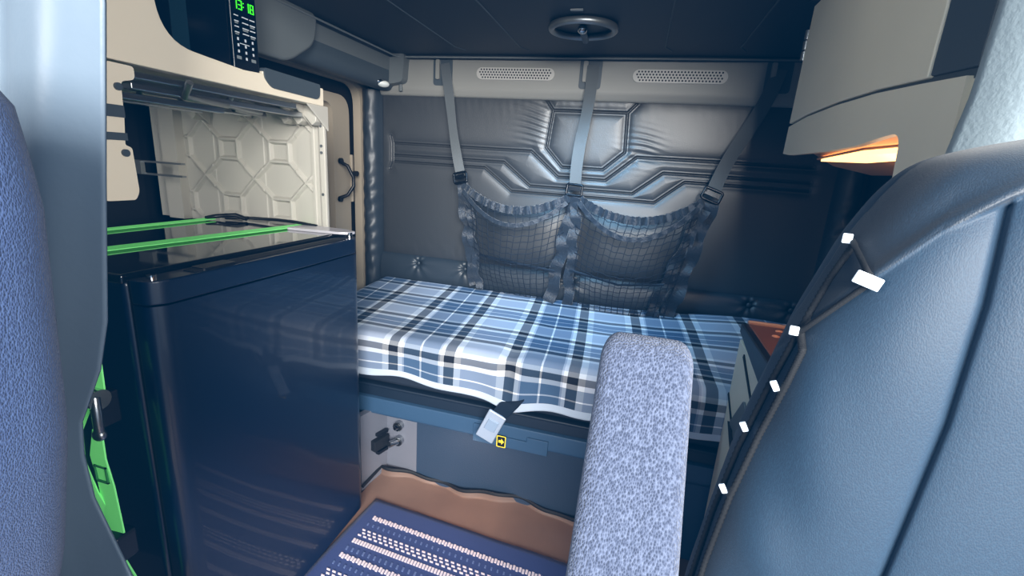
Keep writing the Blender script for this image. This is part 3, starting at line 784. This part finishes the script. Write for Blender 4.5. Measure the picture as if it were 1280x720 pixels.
def net(top, bl, br, bulge, nuu, nvv, seed):
    """cords over a bulging curtain between the scalloped top edge and the bottom edge"""
    n = len(top)-1; b = B(); rnd = random.Random(seed)
    def pt(u, v_):
        i = min(int(u*n), n-1); f = u*n-i; p = top[i].lerp(top[i+1], f)
        q = Vector(bl).lerp(Vector(br), u); q.z += 0
        r = p.lerp(q, v_); r.y -= bulge*math.sin(u*PI)*math.sin(min(v_*1.15, 1)*PI*.85)
        r.x += .010*math.sin(v_*5+seed)*math.sin(u*PI); r.z -= .018*math.sin(u*PI)*math.sin(v_*PI)
        return r
    for i in range(nuu+1):
        u = i/nuu; ph = rnd.uniform(0, 6)
        b.tube([pt(min(max(u+.006*math.sin(v_*9+ph), 0), 1), v_) for v_ in np.linspace(0, 1, 24)], .0016, 5)
    for j in range(1, nvv+1):
        v_ = j/nvv; ph = rnd.uniform(0, 6)
        b.tube([pt(u, min(v_+.012*math.sin(u*PI*nuu)*.5+.006*math.sin(u*7+ph), 1)) for u in np.linspace(0, 1, nuu*2+1)], .0016, 5)
    b.build('netting', M['netcord'], cn, smooth=180)
net(c1, (-.71, 2.03, .68), (-.33, 2.02, .67), .05, 15, 16, 1)
net(c2, (-.27, 2.0, .66), (.15, 1.97, .665), .06, 17, 17, 2)
# second layer lying at the back of each pocket
cb1 = catenary((-.765, 2.03, 1.10), (-.30, 2.03, 1.09), .1, 40); cb2 = catenary((-.25, 2.03, 1.09), (.225, 2.03, 1.11), .12, 40)
B().tube([(-.71, 2.0, .845), (-.5, 1.965, .83), (-.33, 1.97, .815)], .006, 6).build('cross_cord', M['netcord'], cn)
B().tube([(-.26, 1.96, .83), (-.05, 1.925, .80), (.13, 1.94, .82)], .006, 6).build('cross_cord', M['netcord'], cn)

# ------------------------------------------------------------------ upper right cabinet with lamp
uc = thing('overhead_cabinet', (.5, 1.1, 1.3), 'warm grey overhead cabinet with a curved lower seam at upper right', 'cabinet')
XR = .5
SHIFT = lambda v: (v[0]*.71, v[1]*.71, (v[2]-1.25)*.71+1.25)
arc = [(2.055, 1.468), (1.85, 1.479), (1.6, 1.482), (1.35, 1.476), (1.15, 1.463), (1.01, 1.452)]
low = [(2.05, 1.457)]+[(y, z-.008) for y, z in arc[1:]]
B().prism([(2.04, 1.86)]+[(y-.0, z) for y, z in arc[:-1]]+[(1.138, 1.463), (1.138, 1.86)], 'x', XR-.006, XR+.014).build('door', M['greige'], uc, bevel=.003)
B().box(XR+.004, .80, 1.0, 2.04, 1.44, 1.86).build('carcass', M['trim_dark'], uc)
B().prism([(1.134, 1.465), (1.134, 1.86), (.99, 1.86), (.99, 1.455)], 'x', XR-.004, XR+.014).build('side_insert', M['trim_dark'], uc, bevel=.003)
# lower fascia: bottom edge rises over the lamp well and drops in front of it
fas = [(2.05, 1.457)]+[(y, z-.008) for y, z in arc[1:]]
fas += [(1.0, 1.30), (1.01, 1.10), (1.06, 1.0), (1.12, 1.02), (1.165, 1.25)]+rounded([(1.17, 1.30), (1.185, 1.368), (1.26, 1.364)], [0, .04, 0], 5)[1:]+[(1.40, 1.352), (1.6, 1.348), (1.80, 1.35), (1.97, 1.352), (2.055, 1.36)]
B().prism(fas, 'x', XR-.006, XR+.012).build('lower_fascia', M['greige'], uc, smooth=30)
# well: sloping amber panel behind the fascia edge, and the end cheek
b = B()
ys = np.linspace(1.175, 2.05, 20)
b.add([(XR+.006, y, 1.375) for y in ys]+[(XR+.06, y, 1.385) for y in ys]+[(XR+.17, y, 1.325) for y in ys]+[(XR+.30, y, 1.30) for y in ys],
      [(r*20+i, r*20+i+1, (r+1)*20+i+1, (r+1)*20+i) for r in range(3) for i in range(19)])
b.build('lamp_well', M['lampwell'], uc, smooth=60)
B().box(XR+.006, .80, .98, 1.172, 1.0, 1.45).build('near_cheek', M['greige'], uc, bevel=.006)
b = B()
for z in (1.70, 1.735, 1.77): b.cyl((XR-.006, 2.05, z), (0, 0, 1), .009, .03, 12)
b.build('hinge', M['satin'], uc, smooth=40, each=True)
lp = thing('reading_lamp', (.43, 1.0, 1.31), 'glowing amber lamp in the recess under the overhead cabinet', 'lamp')
b = B()
pl = [(XR+.108, 1.24), (XR+.100, 1.60), (XR+.115, 2.02), (XR+.142, 1.70), (XR+.135, 1.24)]
b.add([(x, y, 1.362-.43*(x-XR-.06)-.006*0) for x, y in rounded(pl, .01)]+[(x, y, 1.376-.43*(x-XR-.06)) for x, y in rounded(pl, .01)], [])
n = len(rounded(pl, .01)); b.f += [tuple(range(n)), tuple(range(2*n-1, n-1, -1))]+[(i, (i+1) % n, n+(i+1) % n, n+i) for i in range(n)]
b.build('lens', M['lens'], lp)
B().tube([(x, y, 1.372-.43*(x-XR-.06)) for x, y in rounded([(XR+.095, 1.20), (XR+.088, 1.60), (XR+.115, 2.06), (XR+.155, 1.70), (XR+.150, 1.20)], .01)], .004, 6, closed=True).build('bezel', M['lampwell'], lp, smooth=60)

SHIFT = None
B().box(.50, .822, .75, 1.44, 1.40, 1.68).build('rear_box', M['trim_dark'], uc)
# ------------------------------------------------------------------ lower right side cabinet
rc_ = thing('side_cabinet', (.5, 1.2, 0), 'grey side cabinet with a brown perforated top at the right end of the bunk', 'cabinet')
XS = .325
B().box(XS+.004, .80, 1.035, 1.375, 0, .83).build('carcass', M['greige'], rc_, bevel=.006)
b = B()
b.prism([(1.378, 0), (1.378, .815), (1.05, .80), (1.03, .60), (1.03, 0)], 'x', XS-.006, XS+.006)
b.build('side_panel', M['greige'], rc_, bevel=.003)
B().prism([(1.382, .862), (1.045, .862), (1.04, .83), (1.12, .795), (1.382, .835)], 'x', XS-.01, XS+.02).build('black_end_cap', M['black'], rc_, bevel=.004)
tpn = B().box(XS+.006, .80, 1.045, 1.385, .835, .864).build('top_tray', M['brown'], rc_, bevel=.006)
B().box(XS+.006, .80, 1.372, 1.388, .86, .872).build('top_rim', mat('tan_rim', (200, 150, 122), .5), rc_, bevel=.004)
B().box(XS+.02, .80, 1.03, 1.048, .80, .868).build('front_rim', mat('tan_rim_front', (190, 130, 96), .5), rc_, bevel=.004)
b = B()
for i in range(8):
    for j in range(6):
        b.ell((XS+.055+i*.046+(j % 2)*.02, 1.085+j*.05, .865), .010, .008, .0035, 10, 6)
b.build('raised_dot', mat('copper_dot', (222, 150, 112), .35), tpn, smooth=60, each=True)
b = B()
b.prism([(1.30, .79), (1.295, .80), (1.06, .70), (1.055, .69)], 'x', XS-.009, XS-.002)
b.prism([(1.38, .640), (1.377, .648), (1.12, .53), (1.12, .52)], 'x', XS-.009, XS-.002)
b.build('panel_gap', M['void'], rc_, each=True)
B().prism(rounded([(1.29, .60), (1.20, .71), (1.08, .67), (1.09, .57), (1.2, .55)], .01), 'x', XS-.012, XS-.004).build('drawer_pull', M['trim_mid'], rc_, bevel=.003)
B().prism([(1.30, .595), (1.24, .60), (1.13, .54), (1.16, .52)], 'x', XS-.014, XS-.004).build('pull_recess', M['void'], rc_)

# ------------------------------------------------------------------ right seat (backrest with cover)
rs = thing('driver_seat', (.45, .48, 0), 'driver seat back in a dark leatherette cover with elastic cords, at right', 'seat')
ZL = [.30, .60, .79, .885, .99, 1.12, 1.20, 1.25, 1.28, 1.296, 1.306]
XL = [.095, .103, .118, .130, .142, .172, .198, .222, .244, .28, .36]
zf = np.linspace(.3, 1.335, 400); xf = np.interp(zf, ZL, XL); kk = np.hanning(21); kk /= kk.sum(); xf = np.convolve(np.pad(xf, 10, mode='edge'), kk, 'valid'); ZL, XL = zf, xf
def lx(z): return float(np.interp(z, ZL, XL))
nt_, nz = 640, 440
zz = np.concatenate([np.linspace(.30, .78, 30), np.linspace(.784, 1.308, nz-30)])
# denser rings on the side that faces the aisle and the windscreen
tw_ = np.linspace(0, 1, nt_, endpoint=False)
TH = 2*PI*tw_-.6*np.sin(2*PI*(tw_-.62))
T_, Z_ = np.meshgrid(TH, zz, indexing='ij')
xl = np.interp(Z_, ZL, XL); xr = .80-(xl-.10)
t_ = np.clip((Z_-1.21)/.098, 0, 1); k = np.sqrt(np.clip(1-t_**2.2, 0, 1)); e = .62
Xg = (xl+xr)/2+(xr-xl)/2*np.sign(np.cos(T_))*np.abs(np.cos(T_))**e
Yg = .505+.04*(Z_-.9)+.105*np.maximum(.05, k)*np.sign(np.sin(T_))*np.abs(np.sin(T_))**e
Zg = Z_
# relief: shoulder hood edge and vertical seam, laid out by bearing from the aisle
A_ = Xg/Yg; H_ = (Zg-1.25)/Yg
front = (Yg < .53)*1.
hl = np.interp(A_, [.25, .349, .439, .522, .617, .75, 1.0], [-.40, -.273, -.163, -.063, .007, .05, .06])
hd_ = H_-hl
hood = np.clip(hd_/.012+.5, 0, 1)
seama = np.interp(H_, [-1.5, -.795, -.427, -.185, -.022], [.52, .595, .615, .612, .598])
ds = np.abs(A_-seama)*.42
rel = .007*hood+.003*np.exp(-((hd_-.018)/.016)**2)
rel += (-.006*np.exp(-(ds/.003)**2)+.010*(1-np.exp(-ds/.025)))*(1-hood)
rel += .0035*wob(Xg*1.4, Zg, 20, 31)
rel += hood*.0045*np.sin((A_*.85-H_*1.0)*38+1.3*wob(A_, H_, 5, 8))*np.exp(-(hd_/.12)**2)*np.clip((.62-A_)/.1, 0, 1)
rel += (1-hood)*.003*np.sin((A_*.6+H_*.5)*30+2*wob(A_, H_, 4, 18))*np.exp(-((A_-.36)/.08)**2)
Xg = Xg-rel*front*.6; Yg = Yg-rel*front*.8
Pt = np.stack([Xg, Yg, Zg], -1)
seat = grid_mesh(Pt, 'backrest', M['seatcover'], rs, closeu=True)
me = seat.data
me.materials.append(M['seathood'])
hm = (hood > .5) & (front > .5)
for p in me.polygons:
    i, j = divmod(min(p.vertices), nz)
    if hm[i, j]: p.material_index = 1
# cap the top
bmh = bmesh.new(); bmh.from_mesh(me); bmesh.ops.holes_fill(bmh, edges=[e for e in bmh.edges if e.is_boundary]); bmh.to_mesh(me); 
tree = BVHTree.FromBMesh(bmh)
so = worldloc(rs)
EYE = Vector((0, 0, 1.25))
def snap(p, lift=.004):
    """the point of the cover that lies toward p from the aisle"""
    dirv = (Vector(p)-EYE).normalized()
    loc, nrm, _, _ = tree.ray_cast(EYE-so, dirv)
    if loc is None: loc, nrm, _, _ = tree.find_nearest(Vector(p)-so)
    nn = Vector(nrm); nn = nn if nn.dot(dirv) < 0 else -nn
    return loc+so+nn*lift
def path(pts, n):
    out = []
    for i in range(n):
        t = i/(n-1)*(len(pts)-1); k = min(int(t), len(pts)-2); out.append(Vector(pts[k]).lerp(Vector(pts[k+1]), t-k))
    return out
for pts in ([(.178, .45, 1.206), (.166, .45, 1.173), (.153, .45, 1.125), (.139, .45, 1.069), (.124, .45, .997), (.113, .45, .919), (.106, .45, .841), (.10, .45, .76)],
            [(.153, .45, 1.125), (.1585, .45, 1.105), (.152, .45, 1.071), (.139, .45, 1.014), (.126, .45, .942), (.116, .45, .86), (.11, .45, .78)]):
    P_ = [snap(p, .002) for p in path(pts, 170)]
    B().tube(P_, [.0029+.0010*(i % 2) for i in range(len(P_))], 8).build('ribbed_piping', M['cord'], rs, smooth=80)
def cord(a, b_, n=16, r=.0026):
    B().tube([snap(Vector(a).lerp(Vector(b_), t), .005) for t in np.linspace(0, 1, n)], r, 8).build('elastic_cord', M['cord'], rs, smooth=60)
Ta, Tb, Tc = (.178, .45, 1.206), (.198, .45, 1.174), (.155, .45, 1.121)
cord(Ta, Tb); cord(Tb, Tc)
def tagmesh(p, w, h, rot=0, lift=.010):
    c = snap(p, lift)
    dirx = Vector((math.cos(rot)*.95, -.25, math.sin(rot))).normalized(); dz = Vector((-math.sin(rot), 0, math.cos(rot)))
    dz = (dz-dirx*dz.dot(dirx)).normalized(); nn = dirx.cross(dz)
    B().obox(c, dirx*w/2, dz*h/2, nn*.0015).build('white_tag', M['tag'], rs, bevel=.001)
tagmesh(Ta, .008, .009); tagmesh(Tb, .020, .011, -.3, .012); tagmesh(Tc, .008, .009)
for p in ((.149, .45, 1.067), (.131, .45, 1.019), (.1245, .45, .948)): tagmesh(p, .006, .011, .5, .009)
B().box(.16, .74, .06, .58, .28, .47).build('seat_cushion', M['seatcover'], rs, bevel=.05)
B().box(.30, .60, .20, .50, .0, .28).build('pedestal', M['black'], rs, bevel=.01)

# ------------------------------------------------------------------ armrest (foreground)
ar = thing('armrest', (.02, .2, 0), 'raised grey-blue knit fabric armrest in the centre foreground', 'armrest')
A0 = Vector((.020, .392, 1.116)); A1 = Vector((.022, .10, .62))
ax = (A1-A0).normalized(); sx = Vector((1, 0, 0)); nn = ax.cross(sx).normalized()
hw = .0405; hd = .026
b = B(); rings = []; N = 60; segs = 48
for i in range(N+1):
    t = (i/N)**2; L = (A1-A0).length*t
    q = math.sqrt(max(0, 1-(max(0, .025-L)/.025)**2)); k = .62+.38*q; k2 = .2+.8*q
    c = A0+ax*L; tw = .90+.10*min(L/.25, 1)
    for j in range(segs):
        th = 2*PI*j/segs; cc, ss = math.cos(th), math.sin(th); e = .42
        b.v.append(tuple(c+sx*(hw*tw*k*math.copysign(abs(cc)**e, cc))+nn*(hd*k2*math.copysign(abs(ss)**e, ss))))
for i in range(N):
    for j in range(segs): b.f.append((i*segs+j, i*segs+(j+1) % segs, (i+1)*segs+(j+1) % segs, (i+1)*segs+j))
b.f.append(tuple(range(segs))); b.f.append(tuple(range(N*segs, (N+1)*segs)))
b.build('pad', M['fabric'], ar, smooth=60)
B().box(-.005, .045, .06, .12, 0, .66).build('post', M['black'], ar, bevel=.01)

# ------------------------------------------------------------------ left seat
ls = thing('passenger_seat', (-.75, .2, 0), 'passenger seat back in navy-grey knit fabric at the far left edge', 'seat')
b = B(); segs = 48; levels = list(np.linspace(.35, 1.27, 24))+[1.29, 1.305, 1.318, 1.328, 1.333]
for i, z in enumerate(levels):
    xr = float(np.interp(z, [.35, .72, .82, .98, 1.20, 1.27, 1.333], [-.61, -.57, -.525, -.478, -.452, -.465, -.52])); xl = -1.02
    k = 1 if z < 1.27 else math.sqrt(max(0, 1-((z-1.27)/.065)**2))
    cy = .19; hd = .10*max(k, .3)
    for j in range(segs):
        th = 2*PI*j/segs; cc, ss = math.cos(th), math.sin(th); e = .4
        b.v.append(((xl+xr)/2+(xr-xl)/2*math.copysign(abs(cc)**e, cc), cy+hd*math.copysign(abs(ss)**e, ss), z))
nl = len(levels)
for i in range(nl-1):
    for j in range(segs): b.f.append((i*segs+j, i*segs+(j+1) % segs, (i+1)*segs+(j+1) % segs, (i+1)*segs+j))
b.f.append(tuple(range(segs))); b.f.append(tuple(range((nl-1)*segs, nl*segs)))
b.build('backrest', M['fabricdark'], ls, smooth=80)
B().box(-1.0, -.64, -.2, .28, .28, .46).build('seat_cushion', M['fabricdark'], ls, bevel=.04)
B().box(-.92, -.72, -.1, .2, 0, .28).build('pedestal', M['black'], ls, bevel=.01)

# ------------------------------------------------------------------ curtains
def curtain(edge, dirx, length, Y0, nzz, name, m, label, folds, lean=0, z0=.2, z1=1.98, front_roll=.0):
    zz = np.linspace(z0, z1, nzz); s = np.linspace(0, 1, 140)
    P = np.zeros((140, nzz, 3))
    for j, z in enumerate(zz):
        xe = float(np.interp(z, [e[0] for e in edge], [e[1] for e in edge]))
        for i, t in enumerate(s):
            x = xe+dirx*length*t
            y = Y0+lean*t*length+front_roll*math.exp(-t*14)+sum(a*math.sin(t*f+ph+z*zf) for a, f, ph, zf in folds)*(1-math.exp(-t*9))
            P[i, j] = (x, y, z)
    o = grid_mesh(P, name, m)
    md = o.modifiers.new('solid', 'SOLIDIFY'); md.thickness = .004
    tag(o, label, 'curtain'); return o
curtain([(.2, -.66), (.45, -.70), (.54, -.745), (.68, -.80), (.76, -.805), (.82, -.795), (.92, -.735), (1.0, -.705), (1.2, -.665), (1.404, -.622), (1.98, -.60)], -1, .75, .45, 90,
        'curtain', M['curtain'], 'smooth grey-blue vinyl curtain hanging behind the passenger seat at left', [(.030, 7, 3.6, .8), (.010, 19, 1, 1.5), (.003, 45, 0, 6)])
curtain([(.2, .325), (1.28, .334), (1.36, .343), (1.45, .345), (1.98, .327)], 1, .45, .605, 90,
        'curtain', M['curtainlight'], 'pale silver-grey vinyl curtain above the driver seat at upper right', [(.022, 10, 3.6, .4), (.005, 40, 0, 3)], lean=.0, z0=.25, front_roll=.08)

# ------------------------------------------------------------------ lights
def area(name, loc, target, sx, sy, power, col):
    l = bpy.data.lights.new(name, 'AREA'); l.shape = 'RECTANGLE'; l.size = sx; l.size_y = sy; l.energy = power; l.color = col
    o = bpy.data.objects.new(name, l); COL.objects.link(o); o.location = loc
    o.rotation_euler = (Vector(target)-Vector(loc)).to_track_quat('-Z', 'Y').to_euler()
    return o
area('windshield_daylight', (1.15, -3.0, 2.15), (-.3, 1.5, 1.0), 2.2, 1.5, 480, (1.0, .98, .94))
area('door_window_daylight', (1.3, -.35, 1.5), (-.8, 1.3, 1.1), .7, .6, 32, (1.0, .97, .92))
area('door_window_daylight', (-1.7, -.45, 1.45), (.6, .9, 1.2), .7, .6, 15, (1.0, .97, .9))
def point(name, loc, power, col, r=.03):
    l = bpy.data.lights.new(name, 'POINT'); l.energy = power; l.color = col; l.shadow_soft_size = r; l.specular_factor = 0
    o = bpy.data.objects.new(name, l); COL.objects.link(o); o.location = loc; return o
point('reading_lamp_bulb', (.43, 1.05, 1.27), .25, (1.0, .62, .36))

def spot(name, loc, target, power, col, ang, r, blend=.6):
    l = bpy.data.lights.new(name, 'SPOT'); l.energy = power; l.color = col; l.shadow_soft_size = r; l.spot_size = math.radians(ang); l.spot_blend = blend
    o = bpy.data.objects.new(name, l); COL.objects.link(o); o.location = loc
    o.rotation_euler = (Vector(target)-Vector(loc)).to_track_quat('-Z', 'Y').to_euler(); return o
spot('footwell_lamp', (-.5, 1.30, .34), (-.5, 1.33, 0), 1.7, (1.0, .55, .34), 150, .02)
spot('reading_lamp_beam', (.42, 1.12, 1.26), (.43, 1.2, .8), 2.2, (1.0, .72, .5), 70, .02)
spot('bunk_fill_spot', (-.2, 1.62, 1.66), (-.25, 1.80, .6), 13, (.42, .72, 1.0), 128, .10)  # added blue fill to brighten the bed, no visible fitting
spot('bunk_fill_spot', (-.25, 1.40, 1.62), (-.27, 2.12, .72), 32, (.30, .64, 1.0), 92, .12, 1.0)  # second added blue fill, aimed at the lower rear wall
w = bpy.data.worlds.new('world'); scn.world = w; w.use_nodes = True
w.node_tree.nodes['Background'].inputs['Color'].default_value = (.42, .68, 1.0, 1)
w.node_tree.nodes['Background'].inputs['Strength'].default_value = .55

# ------------------------------------------------------------------ camera
cam = bpy.data.cameras.new('camera'); cam.sensor_width = 36; cam.lens = 580/1280*36; cam.clip_start = .01
co = bpy.data.objects.new('camera', cam); COL.objects.link(co)
r, u, bk_ = Vector((0.96087, 0.26934, 0.06472)), Vector((-0.12918, 0.22902, 0.96481)), Vector((0.24504, -0.93542, 0.25485))
co.matrix_world = Matrix(((r.x, u.x, bk_.x, 0), (r.y, u.y, bk_.y, 0), (r.z, u.z, bk_.z, 1.25), (0, 0, 0, 1)))
scn.camera = co
scn.view_settings.view_transform = 'Standard'
scn.view_settings.look = 'None'
scn.view_settings.exposure = .25
vs = scn.view_settings; vs.use_curve_mapping = True; cm = vs.curve_mapping
cm.curves[0].points[0].location = (0, .000)
cm.curves[1].points[0].location = (0, .008)
cm.curves[2].points[0].location = (0, .022)
cm.update()
